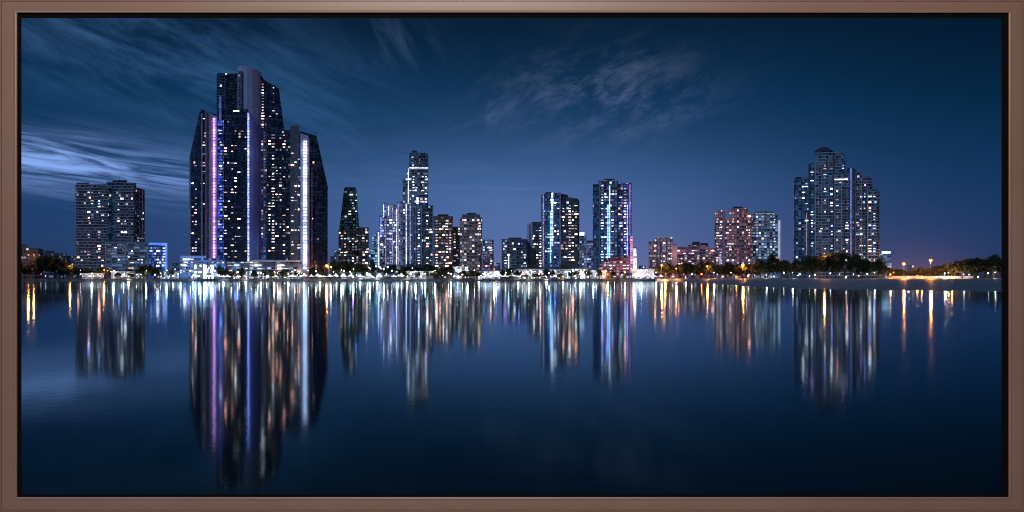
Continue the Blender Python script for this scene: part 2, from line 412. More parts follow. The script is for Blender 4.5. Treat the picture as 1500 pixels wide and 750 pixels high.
# 7 tall stepped tower cluster
t = Tower('apartment_tower', 'pale lilac cylindrical tower between the stepped lilac tower and the tall slim tower', 'tower', 587, 1115)
cyl = [(582, 6), (583.5, 2.5), (586, .5), (588.5, 0), (591, .6), (593.5, 2.6), (595, 6)]
t.mass('wall', cyl, 295, facade('cylinder_wall', (.5, .46, .60), prob=.05, warm=.2, dim=.4, dimcol=(.5, .5, 1), bay=2.2), 12)
t.strip('light_strip', 583.5, 1.6, 297, 388, lil_led, 0); t.strip('light_strip', 592, 1.2, 294, 388, ice_led, -.6); t.done()
t = Tower('skyscraper', 'tall slim stepped skyscraper with white edge lights, tallest of the middle group', 'tower', 613, 1100)
f7 = facade('stepped_wall', (.13, .17, .24), prob=.09, warm=.25, dim=.16, dimcol=(.3, .55, 1), bay=2.8)
f7b = facade('stepped_crown_wall', (.12, .15, .22), prob=.05, warm=.3, dim=.10, dimcol=(.3, .55, 1))
t.mass('wall', [(596.5, 2), (598, 0), (627, 0)], [246, 246, 244], f7, 24, band=conc_l, bout=.6)
t.mass('crown', [(600, 2), (608, 0.5), (627, 2)], [224, 223, 225], f7b, 20, band=conc_b)
t.mass('plant_room', [(604, 4), (611, 4)], 220.6, roofm, 8)
t.mass('wing', [(590, 3), (598, 1)], [263, 258], f7, 16, band=conc_l)
t.mass('front_block', [(617, -5), (634.5, -5)], 301, facade('stepped_front_wall', (.09, .11, .15), prob=.08, warm=.5, dim=.08), 16, band=conc_b)
t.mass('front_bay', [(593, -6), (617, -6)], 299, facade('stepped_bay_wall', (.12, .16, .26), prob=.10, warm=.2, dim=.3, dimcol=(.25, .5, 1)), 14)
t.strip('light_strip', 598.2, 1.6, 247, 298, ice_led, -1.2); t.strip('light_strip', 601, 2, 300, 388, lil_led, -7); t.strip('light_strip', 595, 1.2, 299, 388, ice_led, -7)
t.strip('light_strip', 604.5, 3, 302, 386, facade('x_strip', (.2, .3, .5), prob=.5, warm=.1, dim=1., dimcol=(.3, .55, 1)), -6.8)
t.strip('roof_sign', 611.5, 3.6, 289, 298.5, ice_led, -6.5, 1.5, label='small bright lit box above the front bay')
t.strip('light_strip', 613, 27, 245.2, 246.4, W2, -1, 1); t.strip('fin', 617.6, 1.4, 300, 390, conc_l, -6.4); t.strip('fin', 634, 1, 302, 390, conc_l, -6)
t.strip('fin', 609, 1, 300, 390, conc_l, -6.6)
t.antenna(606, 217, 223); t.antenna(622, 220, 226); t.lit(599, 626, 250, 298, 22, COOL, 0); t.lit(611, 616, 303, 388, 16, COOL, -6, bay=2.4); t.lit(619, 633, 303, 388, 12, MIX, -5); t.lit(602, 626, 226, 243, 4, COOL, 1.2); t.done()

# 8-10 brown apartment blocks
brown = facade('brown_wall', (.24, .18, .19), prob=.24, warm=.6, strength=1.9, dim=.16, dimcol=(1, .6, .45), bay=2.7)
t = Tower('apartment_tower', 'brown apartment tower with warm windows, directly right of the tall stepped tower', 'tower', 649, 1090)
t.mass('wall', [(635, 2), (638, 0), (660, 0), (663, 3)], 317, brown, 22, band=conc_d, bout=.7); t.mass('plant_room', [(641, 3), (657, 3)], 314, roofm, 10)
t.strip('fin', 636.5, 1.3, 318, 392, conc_b, -.4); t.lit(637, 662, 320, 394, 42, WARM, 0); t.done()
t = Tower('apartment_tower', 'lower dark block squeezed between two brown apartment towers', 'tower', 668, 1150)
t.mass('wall', [(661, 0), (676, 0)], 332, facade('squeezed_wall', (.14, .16, .2), prob=.12, warm=.6), 18, band=conc_d); t.lit(664, 673, 336, 392, 8, WARM); t.done()
t = Tower('apartment_tower', 'brown apartment tower with flat pale-banded top, second of the brown pair', 'tower', 690, 1080)
t.mass('wall', [(674, 3), (678, 0), (701, 0), (706, 4)], 318, facade('brown_wall_banded', (.27, .22, .23), prob=.24, warm=.55, strength=1.8, dim=.16, dimcol=(1, .7, .6), bay=2.6), 22, band=conc_l, bout=.7)
t.mass('crown', [(677, 2), (703, 2)], 314, conc_d, 14, ybase=319); t.mass('plant_room', [(684, 4), (697, 4)], 312, roofm, 8); t.lit(677, 703, 322, 396, 46, WARM, .4, .6); t.done()
t = Tower('apartment_tower', 'small pale narrow block standing right of the brown pair', 'tower', 714, 1150)
t.mass('wall', [(707, 0), (721, 0), (723, 3)], 351, facade('small_pale_wall', (.4, .36, .44), prob=.2, warm=.5, dim=.3, dimcol=(.5, .4, 1), bay=2.6), 16, band=conc_l); t.lit(708, 721, 353, 390, 8, MIX); t.done()

# 11-13
t = Tower('apartment_tower', 'squat dark grey-green block left of the white-edged block', 'tower', 753, 1100)
t.mass('wall', [(735, 3), (738, 0), (757, 0)], 351, facade('squat_wall', (.13, .17, .2), prob=.06, warm=.3, dim=.1, dimcol=(.2, .6, .9)), 20, band=conc_b)
t.mass('wing', [(757, 1), (772, 2)], 350, facade('squat_wing', (.12, .14, .17), prob=.08, warm=.5, dim=.06), 20, band=conc_b)
t.mass('plant_room', [(745, 3), (764, 3)], 348, roofm, 8)
t.strip('light_strip', 745, 1.4, 372, 394, cool_sign, -1); t.lit(738, 756, 355, 394, 10, COOL, 0); t.lit(758, 771, 355, 394, 8, MIX, 1, 2); t.done()
t = Tower('apartment_tower', 'medium dark block with white left edge, left of the blue and black twin tower', 'tower', 784, 1120)
t.mass('wall', [(779, 0), (795, 0)], 325, facade('medium_wall', (.13, .14, .17), prob=.13, warm=.6), 20, band=conc_d)
t.mass('edge_wall', [(772, 1.5), (780, -.5)], [329, 326], lilac, 18); t.strip('fin', 776, 1, 329, 392, conc_d, -.6); t.lit(780, 794, 328, 392, 22, WARM); t.done()
t = Tower('apartment_tower', 'twin-slab tower, blue left half with white lines and dark right half', 'tower', 821, 1070)
t.mass('wall', [(793, 2), (795, 0), (821, 0)], [286, 284, 282], facade('twin_blue_wall', (.07, .12, .28), prob=.06, warm=.2, dim=.30, dimcol=(.10, .3, 1)), 24, band=conc_b)
t.mass('wing', [(821, 2), (846, 2), (848.5, 5)], [287, 291, 294], facade('twin_dark_wall', (.09, .085, .095), prob=.14, warm=.6, bay=2.8, strength=1.8), 24, band=conc_d)
t.mass('plant_room', [(818, 4), (832, 4)], [283, 285.5], roofm, 10); t.mass('plant_room', [(799, 4), (810, 4)], 281.5, roofm, 8)
t.strip('light_strip', 796, 2, 285, 390, lil_led, -1.1); t.strip('light_strip', 809, 2.6, 282, 360, ice_led, -1.1); t.strip('light_strip', 806.5, 1.6, 310, 385, sky_led, -1.1); t.strip('fin', 820.5, 1.6, 283, 388, conc_l, -1)
t.lit(797, 820, 290, 386, 22, COOL, 0); t.lit(823, 846, 296, 384, 50, WARM, 2); t.done()
t = Tower('apartment_tower', 'slim far block with bright sign on top, first right of the twin-slab tower', 'tower', 854, 1250)
t.mass('wall', [(849, 0), (859, 0)], 346, facade('slim_far_wall', (.35, .36, .5), prob=.3, warm=.2, dim=.5, dimcol=(.4, .5, 1), bay=2.5), 12, band=conc_l)
t.strip('roof_sign', 852.5, 7, 340, 345, cool_sign, -.5, 1.2); t.done()
t = Tower('apartment_tower', 'slim far lilac block tucked against the left side of the pink-edged tower', 'tower', 864, 1240)
t.mass('wall', [(859.5, 0), (869, 0)], 352, facade('slim_far_wall_two', (.36, .36, .52), prob=.25, warm=.2, dim=.5, dimcol=(.4, .45, 1), bay=2.5), 12, band=conc_l); t.done()

# 14 pink edged tower
t = Tower('apartment_tower', 'tall blue tower with pink and violet light down its right edge', 'tower', 897, 1075)
fb = facade('blue_tower_wall', (.09, .13, .24), prob=.11, warm=.4, dim=.28, dimcol=(.15, .4, 1), bay=2.6)
t.mass('wall', [(868.5, 3), (870, 1), (878, 1)], 270, facade('blue_tower_side', (.05, .09, .2), prob=.04, warm=.2, dim=.2, dimcol=(.1, .35, 1)), 22, band=conc_b)
t.mass('front_block', [(877, -1), (893, -2), (905, -1)], [265, 263.5, 265], fb, 24, band=conc_b)
t.mass('wing', [(905, 1), (925, 1)], [269, 268], facade('blue_tower_wing', (.10, .10, .26), prob=.16, warm=.4, dim=.45, dimcol=(.14, .2, 1), bay=2.6), 22, band=conc_b)
t.mass('plant_room', [(885, 4), (900, 4)], 262, roofm, 8)
t.strip('light_strip', 922.5, 2.2, 270, 345, glow('violet_edge', (.45, .32, 1), .5, .5, .2, floors=True), -.2); t.strip('light_strip', 925, 3.6, 346, 400, glow('pink_edge', (1, .45, .75), .7, .4, .2, floors=True), -1.4)
t.strip('light_strip', 919, 1.6, 300, 380, blue_led, -.2)
t.strip('light_strip', 893, 1.6, 272, 378, ice_led, -3); t.strip('light_strip', 890.5, 1.6, 300, 380, sky_led, -3); t.strip('fin', 878, 1.4, 264, 392, conc_b, -2); t.strip('fin', 905, 1.6, 266, 380, metal_d, -1.6)
t.lit(879, 892, 268, 385, 30, COOL, -1.2, -1.9); t.lit(906, 919, 272, 375, 26, MIX, 1); t.lit(895, 904, 275, 380, 10, COOL, -1.8, -1.1); t.done()
t = Tower('podium_building', 'reddish lit tiered podium at the foot of the pink-edged blue tower', 'building', 902, 1022)
pr = facade('red_podium_wall', (.32, .14, .18), prob=.35, warm=.5, strength=1.2, dim=.4, dimcol=(1, .25, .45), bay=3)
t.mass('wall', [(879, 0), (923, 0)], [386, 378], pr, 12, band=conc_p, bpitch=3.4, bout=.9); t.mass('wing', [(890, 3), (921, 3)], [378, 374], pr, 8); t.lit(882, 922, 386, 402, 10, MIX, 0); t.done()
t = Tower('light_tower', 'slim white glowing tower standing alone right of the pink-edged blue tower', 'tower', 930, 1150)
t.mass('shaft', [(927.6, 0), (932.6, 0)], 372, glow('white_shaft', (.85, .85, 1), 1.6, .7, .5), 4); t.mass('collar', [(926.8, -1), (933.4, -1)], 375.5, white_p, 5.4, ybase=377.5)
t.mass('lantern', [(928.4, .4), (931.8, .4)], 364, hot_white, 2.6, ybase=372); t.mass('cap', [(927.6, 0), (932.6, 0)], 362.4, white_p, 3.6, ybase=364.4); t.done()

# 16-19 pink row
pk = facade('pink_tower_wall', (.50, .36, .44), prob=.08, warm=.5, dim=.5, dimcol=(1, .6, .85), bay=2.8)
t = Tower('apartment_tower', 'small pink-lilac tower with white rooftop rim, leftmost behind the beach trees', 'tower', 970, 1180)
t.mass('wall', [(950, 4), (953, 1), (960, 1)], 353, pk, 20, band=conc_p)
t.mass('front_block', [(959, 1), (965, -.5), (978, -.5), (986, 1)], 348, pk, 20); t.mass('wing', [(985, 2), (991, 3)], 357, pk, 16)
t.strip('roof_edge', 972, 24, 345.6, 348, white_p, -1.4, 8)
for x in (962, 967.5, 976.5, 982): t.strip('fin', x, 1.2, 349, 392, conc_d, -.9, 1.5)
t.lit(953, 984, 352, 390, 12, WARM, -.5); t.done()
t = Tower('apartment_block', 'wide low pink block with dark roof house, between two pinkish towers', 'building', 1018, 1170)
pl = facade('pink_block_wall', (.42, .24, .28), prob=.14, warm=.6, dim=.28, dimcol=(1, .35, .5), bay=3)
t.mass('wall', [(990, 0), (1010, 0)], 362, pl, 16, band=conc_p); t.mass('front_block', [(1008, -1), (1038, -1)], 359, pl, 18, band=conc_p); t.mass('wing', [(1036, 1), (1047, 1)], 364, pl, 16, band=conc_p)
t.mass('plant_room', [(1014, 3), (1025, 3)], 354, roofm, 8); t.mass('plant_room', [(1026, 4), (1037, 4)], 356, roofm, 8); t.mass('pink_wing', [(984, -3), (992, -3)], 361, glow('pink_glow_render', (1, .35, .42), .28, .5, .1), 10)  # the pink wing's wall glows itself, its lighting put into the material
t.lit(992, 1046, 364, 394, 26, WARM, -1); t.done()
t = Tower('apartment_tower', 'pinkish brown apartment tower with many small lit windows behind beach trees', 'tower', 1074, 1110)
bp = facade('pink_brown_wall', (.38, .26, .29), prob=.16, warm=.7, dim=.28, dimcol=(1, .45, .5), bay=2.5)
t.mass('wall', [(1047, 3), (1050, 0), (1062, 0)], [310, 308, 308], bp, 24, band=conc_p, bout=.7)
t.mass('front_block', [(1061, -1.5), (1072, -1.5)], 321, bp, 20); t.mass('wing', [(1068, 0), (1092, 0), (1096, 3)], 305, bp, 24, band=conc_p, bout=.7); t.mass('side_wing', [(1092, 1), (1102, 4)], [313, 318], bp, 20, band=conc_p)
t.mass('plant_room', [(1074, 4), (1088, 4)], 302.5, roofm, 10); t.strip('fin', 1060, 4, 308, 392, plain('mauve_render', (.36, .27, .33), .8), -2.2)
t.strip('light_strip', 1055, 3, 372, 392, lil_led, -1); t.lit(1049, 1058, 312, 390, 18, WARM, 0); t.lit(1063, 1072, 324, 390, 12, WARM, -1.5); t.lit(1073, 1100, 312, 392, 38, WARM, .2, 1.4); t.done()
t = Tower('apartment_tower', 'blue-white apartment tower with bright right edge, right of the pinkish brown tower', 'tower', 1122, 1120)
bw = facade('blue_white_wall', (.26, .32, .42), prob=.16, warm=.15, dim=.5, dimcol=(.4, .62, 1), bay=2.8)
t.mass('wall', [(1100, 3), (1103, 1), (1111, 0), (1128, 0), (1139, 2)], [314, 313, 312, 312, 315], bw, 22, band=conc_l, bout=.7); t.mass('crown', [(1106, 3), (1133, 3)], 309.5, conc_b, 12); t.mass('side_wing', [(1138, 2), (1144, 3)], [321, 323], conc_l, 18)
t.strip('light_strip', 1141.5, 3.4, 323, 386, glow('pale_edge', (.6, .72, 1), .42, .4, .1), 1); t.strip('roof_edge', 1120, 27, 312.4, 313.6, W5, -1.2, 1); t.lit(1104, 1137, 316, 385, 40, COOL, .3, 1.4); t.done()

# 20 right-hand cluster (one complex of joined blocks)
rb = facade('right_wall', (.16, .22, .30), prob=.02, warm=.25, dim=.12, dimcol=(.2, .5, 1), bay=3.2)
rb2 = facade('right_blue_wall', (.08, .17, .29), prob=.025, warm=.1, dim=.2, dimcol=(.12, .45, 1), bay=2.8)
rb3 = facade('right_grey_wall', (.20, .23, .28), prob=.04, warm=.4, dim=.08, bay=2.6)
t = Tower('apartment_tower', 'large stepped blue-grey tower cluster with hipped top, alone behind right beach trees', 'tower', 1224, 1075)
t.mass('wall', [(1162, 3), (1166, 1), (1186, 1)], [262, 259, 259], rb2, 26, band=conc_b)
t.mass('core', [(1184, 0), (1197, 0)], 238, rb2, 26, band=conc_b)
t.mass('front_block', [(1194, -2), (1232, -2)], 222, rb, 26, band=conc_l, bout=.7)
t.mass('wing', [(1218, -1), (1236, -1), (1238, 2)], [222, 224, 226], rb2, 20)
t.mass('front_bay', [(1222, -5), (1244, -5)], 254, rb, 18, band=conc_l, bout=.7)
t.mass('blue_bay', [(1240, -3), (1252, -3)], 246, rb2, 22, band=conc_b)
t.mass('side_wing', [(1251, 0), (1272, 0), (1278, 3)], [251, 258, 263], rb3, 24, band=conc_l, bout=.6)
t.mass('side_block', [(1268, -2), (1284, -2), (1288, 2)], [276, 278, 280], rb3, 22, band=conc_l, bout=.8)
# hipped roof
bm = bmesh.new(); a, b = t.at(1193, -3), t.at(1221, -3); z0 = t.z(222, a[2]); z1 = t.z(215, a[2])
q = [(a[0], a[1]), (b[0], b[1]), (b[0]+t.sn*18, b[1]+t.cs*18), (a[0]+t.sn*18, a[1]+t.cs*18)]
lo = [bm.verts.new((x, y, z0)) for x, y in q]; cx = sum(x for x, y in q)/4; cy = sum(y for x, y in q)/4
hi = [bm.verts.new((cx+(x-cx)*.35, cy+(y-cy)*.35, z1)) for x, y in q]
for i in range(4): bm.faces.new((lo[i], lo[(i+1) % 4], hi[(i+1) % 4], hi[i]))
bm.faces.new(hi); bm.faces.new(lo[::-1]); link('roof', mesh_of('roof', bm), roofm, t.root)
t.mass('plant_room', [(1252, 3), (1268, 3)], [248, 252], conc_b, 12)
for x, y in ((1162.5, 262), (1194.5, 238), (1204, 240), (1223, 255), (1233, 255), (1253, 252), (1262, 262), (1271, 277)): t.strip('fin', x, .9, y, 388, conc_l, -6 if 1220 < x < 1240 else -3.4)
[t.strip('recess_shade', x, w, y, 388, metal_d, o, 1.2) for x, w, y, o in ((1186, 2.2, 240, -1.5), (1221, 2.6, 226, -3.4), (1237.5, 1.4, 256, -6), (1251.5, 2.6, 252, -4.2), (1268.5, 2., 279, -3.2), (1174, 1.4, 262, -.4))]  # dark bars on the front, put in for the shade between blocks
t.strip('light_strip', 1246.5, 2, 246, 384, glow('blue_fin_light', (.16, .28, 1), .55, .4, .1, floors=True), -4.6, label='upright blue light strip near the middle')
t.strip('light_strip', 1181.5, 1.2, 312, 384, W5, -1); t.strip('roof_edge', 1232, 20, 262, 263.6, W2, -6.2, 1)
t.lit(1164, 1184, 265, 384, 18, COOL, 1.5, 1); t.lit(1186, 1193, 242, 384, 12, COOL); t.lit(1196, 1221, 232, 384, 26, MIX, -2); t.lit(1224, 1243, 258, 384, 18, MIX, -5)
t.lit(1253, 1270, 262, 384, 20, COOL, 0); t.lit(1271, 1284, 282, 384, 20, MIX, -2); t.lit(1233, 1237, 228, 250, 2, COOL, -1); t.done()
t = Tower('apartment_block', 'small blue-white block with bright rooftop sign, right of the stepped cluster', 'building', 1297, 1230)
t.mass('wall', [(1287, 0), (1306, 0)], 372, facade('sign_block_wall', (.25, .32, .45), prob=.4, warm=.1, dim=.5, dimcol=(.3, .6, 1)), 14, band=conc_l)
t.strip('roof_sign', 1298, 13, 368, 371.4, cool_sign, -1, 1.5); t.done()
t = Tower('apartment_block', 'tiny pale lit house roofline between the two orange starry lamps', 'building', 1336, 1200)
t.mass('wall', [(1329, 0), (1340, 0)], 388, facade('tiny_house_wall', (.4, .38, .4), prob=.4, warm=.3), 10, band=conc_l); t.mass('wing', [(1338, -1), (1348, -1)], 394, facade('tiny_house_wing', (.4, .36, .34), prob=.5, warm=.6), 9); t.done()

# far skyline behind the gaps
FAR = [(252, 262, 386, 'small far blue block left of the dark skyscraper trio'), (484, 490, 374, 'thin far block in the gap right of the slanted dark skyscraper'), (490, 496, 368, 'far blue-white block touching the slim tapering tower'),
       (724, 733, 385, 'tiny far block in the gap left of the squat dark block'), (936, 946, 389, 'tiny far block between the white light tower and pink row')]
for k, (x0, x1, y, lb) in enumerate(FAR):
    t = Tower('apartment_block', lb, 'building', (x0+x1)/2, 1300+20*k); t.mass('wall', [(x0, 0), (x1, 0)], y, facade('far_wall', (.18, .22, .32), prob=.2, warm=.4, dim=.2), 14, band=conc_b); t.done()

# ------------------------------------------------------------------ waterfront pavilions, tents
def pav_mat(name, col, st, warm): return facade(name, col, (.4, .4, .4), prob=.85, strength=st*1.35, warm=warm, dim=.2, dimcol=(.6, .7, 1), bay=1.5, pitch=1.9, win=(.08, .92, .15, .85), colvar=.6)
PAV = [ (285, 313, 386, pav_mat('pav_x', (.7, .7, .72), 16., .1), 'blazing white lit glass pavilion on the shore under the dark skyscraper trio'),
        (120, 152, 400.5, pav_mat('pav_a', (.3, .3, .32), 1.2, .3), 'low lit shore pavilion below the first left tower'),
        (163, 214, 397.5, pav_mat('pav_b', (.25, .25, .28), .9, .5), 'long dim shore arcade below the blue-framed office block'),
        (232, 262, 397.5, pav_mat('pav_c', (.4, .42, .5), 2.4, .1), 'bright white shore arcade right of the blue-framed office block'),
        (340, 395, 397, pav_mat('pav_d', (.4, .4, .4), 2.0, .25), 'long white shore arcade below the tall dark skyscrapers'),
        (402, 442, 399, pav_mat('pav_e', (.35, .38, .36), 1.2, .3), 'greenish-grey shore arcade left of the bright white strip'),
        (500, 560, 399.5, pav_mat('pav_f', (.35, .35, .36), 1.1, .2), 'low shore pavilion in front of the slim tapering tower'),
        (596, 634, 397.5, pav_mat('pav_g', (.35, .33, .33), 1.3, .3), 'low shore pavilion in front of the tall stepped tower'),
        (664, 686, 390, pav_mat('pav_h', (.45, .45, .45), 2.2, .1), 'white lit terrace between the two brown towers'),
        (702, 732, 396.5, pav_mat('pav_i', (.55, .52, .5), 2.6, .2), 'wide white lit hall right of the brown pair, with pale roof'),
        (758, 796, 394, pav_mat('pav_j', (.6, .45, .38), 2.8, .7), 'cream and orange lit hall below the white-edged block'),
        (806, 836, 394.5, pav_mat('pav_k', (.4, .4, .4), 1.8, .4), 'white lit hall below the dark half of the twin tower'),
        (838, 862, 392.5, pav_mat('pav_y', (.7, .68, .66), 6., .3), 'very bright white hall between twin tower and pink-edged tower'),
        (864, 888, 396.5, pav_mat('pav_l', (.35, .33, .4), 1.4, .4), 'dim lilac shore hall left of the reddish podium'),
        (926, 958, 394.5, pav_mat('pav_m', (.6, .58, .62), 3.0, .1), 'bright white hall at the start of the sandy beach')]
for k, (x0, x1, y, m, lb) in enumerate(PAV):
    t = Tower('pavilion', lb, 'pavilion', (x0+x1)/2, 1000-3*(k % 2), 'lit pavilions along the shore')
    t.mass('wall', [(x0, 0), (x1, 0)], y+1.2, m, 7)
    t.strip('roof', (x0+x1)/2, x1-x0+3, y-.2, y+1.4, white_p if k % 3 else conc_b, -1.5, 10)
    t.done()

tent_m = glow('lit_canvas', (1, .95, .94), 1.5, .8, .5); tent_m.node_tree.nodes['Principled BSDF'].inputs['Base Color'].default_value = (.8, .8, .8, 1)  # canvas glows itself, standing in for lamps inside
def tent_meshes():
    bm = bmesh.new()
    base = [bm.verts.new((x, y, 2.4)) for x, y in ((-1, -1), (1, -1), (1, 1), (-1, 1))]
    mid = [bm.verts.new((x*.35, y*.35, 3.5)) for x, y in ((-1, -1), (1, -1), (1, 1), (-1, 1))]
    top = bm.verts.new((0, 0, 4.6))
    hem = [bm.verts.new((x, y, 2.0)) for x, y in ((-1, -1), (1, -1), (1, 1), (-1, 1))]
    for i in range(4):
        j = (i+1) % 4
        bm.faces.new((base[i], base[j], mid[j], mid[i])); bm.faces.new((mid[i], mid[j], top)); bm.faces.new((hem[i], hem[j], base[j], base[i]))
    c = mesh_of('canopy', bm)
    bm = bmesh.new()
    for x, y in ((-.95, -.95), (.95, -.95), (.95, .95), (-.95, .95)): tube(bm, (x, y, 0), (x, y, 2.2), .05, .05, 6)
    return c, mesh_of('tent_pole', bm)
cm, pm = tent_meshes()
def make_tent():
    o = empty('canopy_tent', (0, 0, G0), 'white lit canopy tent', 'tent', 'white canopy tents on the waterfront')
    link('canopy', cm, tent_m, o); link('support', pm, metal_d, o); return o
TENTS = [('beside the blazing white pavilion', [318, 326, 333]), ('in front of the white-striped dark tower', [428, 437, 446, 456, 465, 474, 483]),
         ('in front of the slim tapering tower', [492, 503, 515, 528, 541]), ('in front of the lilac stepped tower', [556, 566, 577, 588]),
         ('in front of the wide white hall', [705, 714, 723, 732, 740]), ('beside the cream and orange hall', [750, 756, 798]), ('at the left end of the beach', [930, 940, 948, 958, 968])]
t0 = make_tent(); first = True
for seg, xs in TENTS:
    for k, x in enumerate(xs):
        o = t0 if first else copy_tree(t0); first = False
        Y = 990+random.uniform(0, 3); o.location = (px_x(x, Y), Y, G0); s = random.uniform(1.9, 3.); o.scale = (s, s*.8, random.uniform(.75, 1.15)); o.rotation_euler = (0, 0, random.uniform(-.3, .3))
        o['label'] = f'white lit canopy tent, {ORD[k]} from the left {seg}'

# ------------------------------------------------------------------ trees
leaf_m, lt, lb_ = new_mat('leaves')
oi = lt.n('ShaderNodeObjectInfo'); tcn = lt.n('ShaderNodeTexCoord').outputs['Object']
nz = lt.noise(tcn, 6., 3)
lc = lt.mix(lt.rng(nz, .35, .65), (.012, .02, .009, 1), (.05, .066, .026, 1))
lt.put(lb_.inputs['Base Color'], lt.mix(oi.outputs['Random'], lc, lt.mix(.5, lc, (.07, .06, .025, 1))))
lb_.inputs['Roughness'].default_value = .7; lb_.inputs['Specular IOR Level'].default_value = .15
bark = plain('bark', (.10, .075, .055), .9, .3, 3.)

def tree_meshes(seed, tall):
    rg = random.Random(seed)
    bm = bmesh.new()
    tube(bm, (0, 0, -.1), (.02, 0, .34), .045, .03); limbs = []
    for k in range(6):
        a = k*1.05+rg.uniform(-.3, .3); r = rg.uniform(.2, .34); z = rg.uniform(.52, .78)
        tube(bm, (.02, 0, .26+.03*(k % 3)), (r*math.cos(a), r*math.sin(a), z), .022, .008, 6); limbs.append((r*math.cos(a), r*math.sin(a), z))
    tr = mesh_of('trunk', bm)
    bm = bmesh.new()
    clumps = [(x, y, z, rg.uniform(.13, .22)) for x, y, z in limbs]
    for _ in range(15):
        a = rg.uniform(0, 6.28); h = rg.uniform(.3, .95); r = (.44 if not tall else .27)*math.sqrt(max(.06, 1-((h-.58)/.42)**2))*rg.uniform(.5, 1.05)
        clumps.append((r*math.cos(a), r*math.sin(a), h, rg.uniform(.08, .19)))
    for cx, cy, cz, cr in clumps:
        for _ in range(150):
            d = Vector((rg.gauss(0, 1), rg.gauss(0, 1), rg.gauss(0, .8))).normalized()*cr*rg.random()**.4
            c = Vector((cx, cy, cz))+d; n = (d.normalized()+Vector((rg.gauss(0, .5), rg.gauss(0, .5), rg.gauss(0, .5)))).normalized()
            a = n.orthogonal().normalized(); b = n.cross(a); an = rg.uniform(0, 3.14); s = rg.uniform(.022, .044)
            a, b = (a*math.cos(an)+b*math.sin(an))*s, (b*math.cos(an)-a*math.sin(an))*s*.6
            bm.faces.new([bm.verts.new(c+v) for v in (a, b, -a, -b)])
    return tr, mesh_of('crown', bm)
def make_tree(seed, tall):
    tr, cr = tree_meshes(seed, tall)
    o = empty('leafy_tree', (0, 0, G0), 'dark leafy tree', 'tree', 'dark trees along the shore')
    link('trunk', tr, bark, o); link('crown', cr, leaf_m, o); return o
protos = [make_tree(11+k, k == 4) for k in range(5)]
unused = set(range(5))
# (segment words, list of (px, top row, width px, distance))
def row(x0, x1, n, top, w, Y, jt=3): 
    return [(x0+(x1-x0)*(k+.5)/n+random.uniform(-2, 2), top+random.uniform(-jt, jt), w*random.uniform(.8, 1.25), Y+random.uniform(-6, 8)) for k in range(n)]
TREES = [('in the dark clump at the far left shore', [(36, 388, 20, 1004), (52, 382, 26, 1008), (66, 374, 26, 1002), (80, 377, 26, 1006), (93, 385, 22, 1000), (104, 391, 18, 998)]),
         ('below the first left tower', [(118, 394, 14, 1004), (128, 392, 16, 1001), (150, 391, 18, 1003), (158, 395, 12, 999)]),
         ('below the blue-framed office block', [(188, 394, 12, 1003), (206, 391, 16, 1000), (216, 388, 18, 1004), (226, 393, 14, 998)]),
         ('in front of the dark skyscraper trio', [(322, 391, 14, 1006), (331, 394, 12, 994), (352, 393, 13, 995), (372, 395, 11, 994), (398, 395, 12, 994), (418, 395, 12, 995), (458, 392, 13, 1003), (470, 390, 14, 1005)]),
         ('in front of the slim tapering tower', row(482, 548, 8, 387, 14, 1012, 5)), ('in front of the tall stepped tower', row(552, 634, 9, 390, 13, 1010, 5)),
         ('in the dark grove before the brown towers', row(622, 668, 6, 391, 17, 1000, 2)), ('right of the dark grove, below the second brown tower', row(672, 702, 4, 396, 13, 998, 2)),
         ('between the white halls under the middle towers', [(735, 394, 12, 1012), (746, 392, 13, 1012), (800, 394, 11, 1012), (828, 392, 12, 1014), (868, 394, 11, 1012), (878, 395, 11, 994), (898, 397, 11, 992), (912, 398, 10, 992)]),
         ('at the left end of the beach row', [(956, 393, 14, 1012), (966, 389, 16, 1016), (979, 387, 18, 1012), (990, 389, 16, 1018)]),
         ('behind the beach before the wide low pink block', row(996, 1046, 6, 386, 20, 1012)),
         ('behind the beach before the pinkish brown tower', row(1050, 1098, 6, 388, 18, 1012)),
         ('behind the beach before the blue-white tower', [(1104, 385, 17, 1014), (1114, 383, 19, 1010), (1124, 385, 16, 1013), (1133, 374, 20, 1016), (1144, 381, 17, 1010), (1153, 385, 16, 1014)]),
         ('in the tall dark row before the stepped cluster', [(1163, 384, 18, 1012), (1174, 381, 20, 1008), (1186, 378, 22, 1012), (1199, 374, 26, 1006), (1212, 372, 26, 1010), (1225, 374, 24, 1006), (1238, 372, 26, 1011), (1252, 375, 24, 1007), (1264, 380, 22, 1012), (1276, 384, 20, 1008), (1287, 381, 20, 1005), (1294, 390, 16, 1002)]),
         ('lit orange around the two starry lamps', [(1304, 394, 16, 1030), (1314, 394, 17, 1036), (1327, 395, 16, 1032), (1341, 396, 15, 1036), (1353, 393, 18, 1034), (1368, 392, 18, 1036), (1380, 389, 20, 1032), (1391, 386, 20, 1030)]),
         ('in the dark wood at the far right', [(1398, 385, 22, 1012), (1409, 383, 24, 1008), (1420, 382, 24, 1012), (1431, 379, 26, 1006), (1443, 377, 28, 1010), (1455, 378, 28, 1006), (1466, 377, 28, 1010), (1480, 378, 26, 1008), (1494, 380, 26, 1010)])]
rs = random.Random(21)
for seg, x0, x1, n in (('standing at the water edge below the blue-framed office block', 166, 262, 5), ('at the water edge below the dark skyscraper trio', 316, 480, 10), ('at the water edge below the slim tapering tower', 490, 556, 5),
                       ('at the water edge below the tall stepped tower', 562, 640, 6), ('at the water edge below the brown towers', 646, 704, 5), ('at the water edge below the white-edged block', 742, 800, 5), ('at the water edge below the twin tower', 806, 866, 5)):
    TREES.append((seg, [(x0+(x1-x0)*(k+.5)/n+rs.uniform(-5, 5), rs.uniform(396, 401.5), rs.uniform(8, 13), rs.uniform(990.5, 994)) for k in range(n)]))
ntree = 0
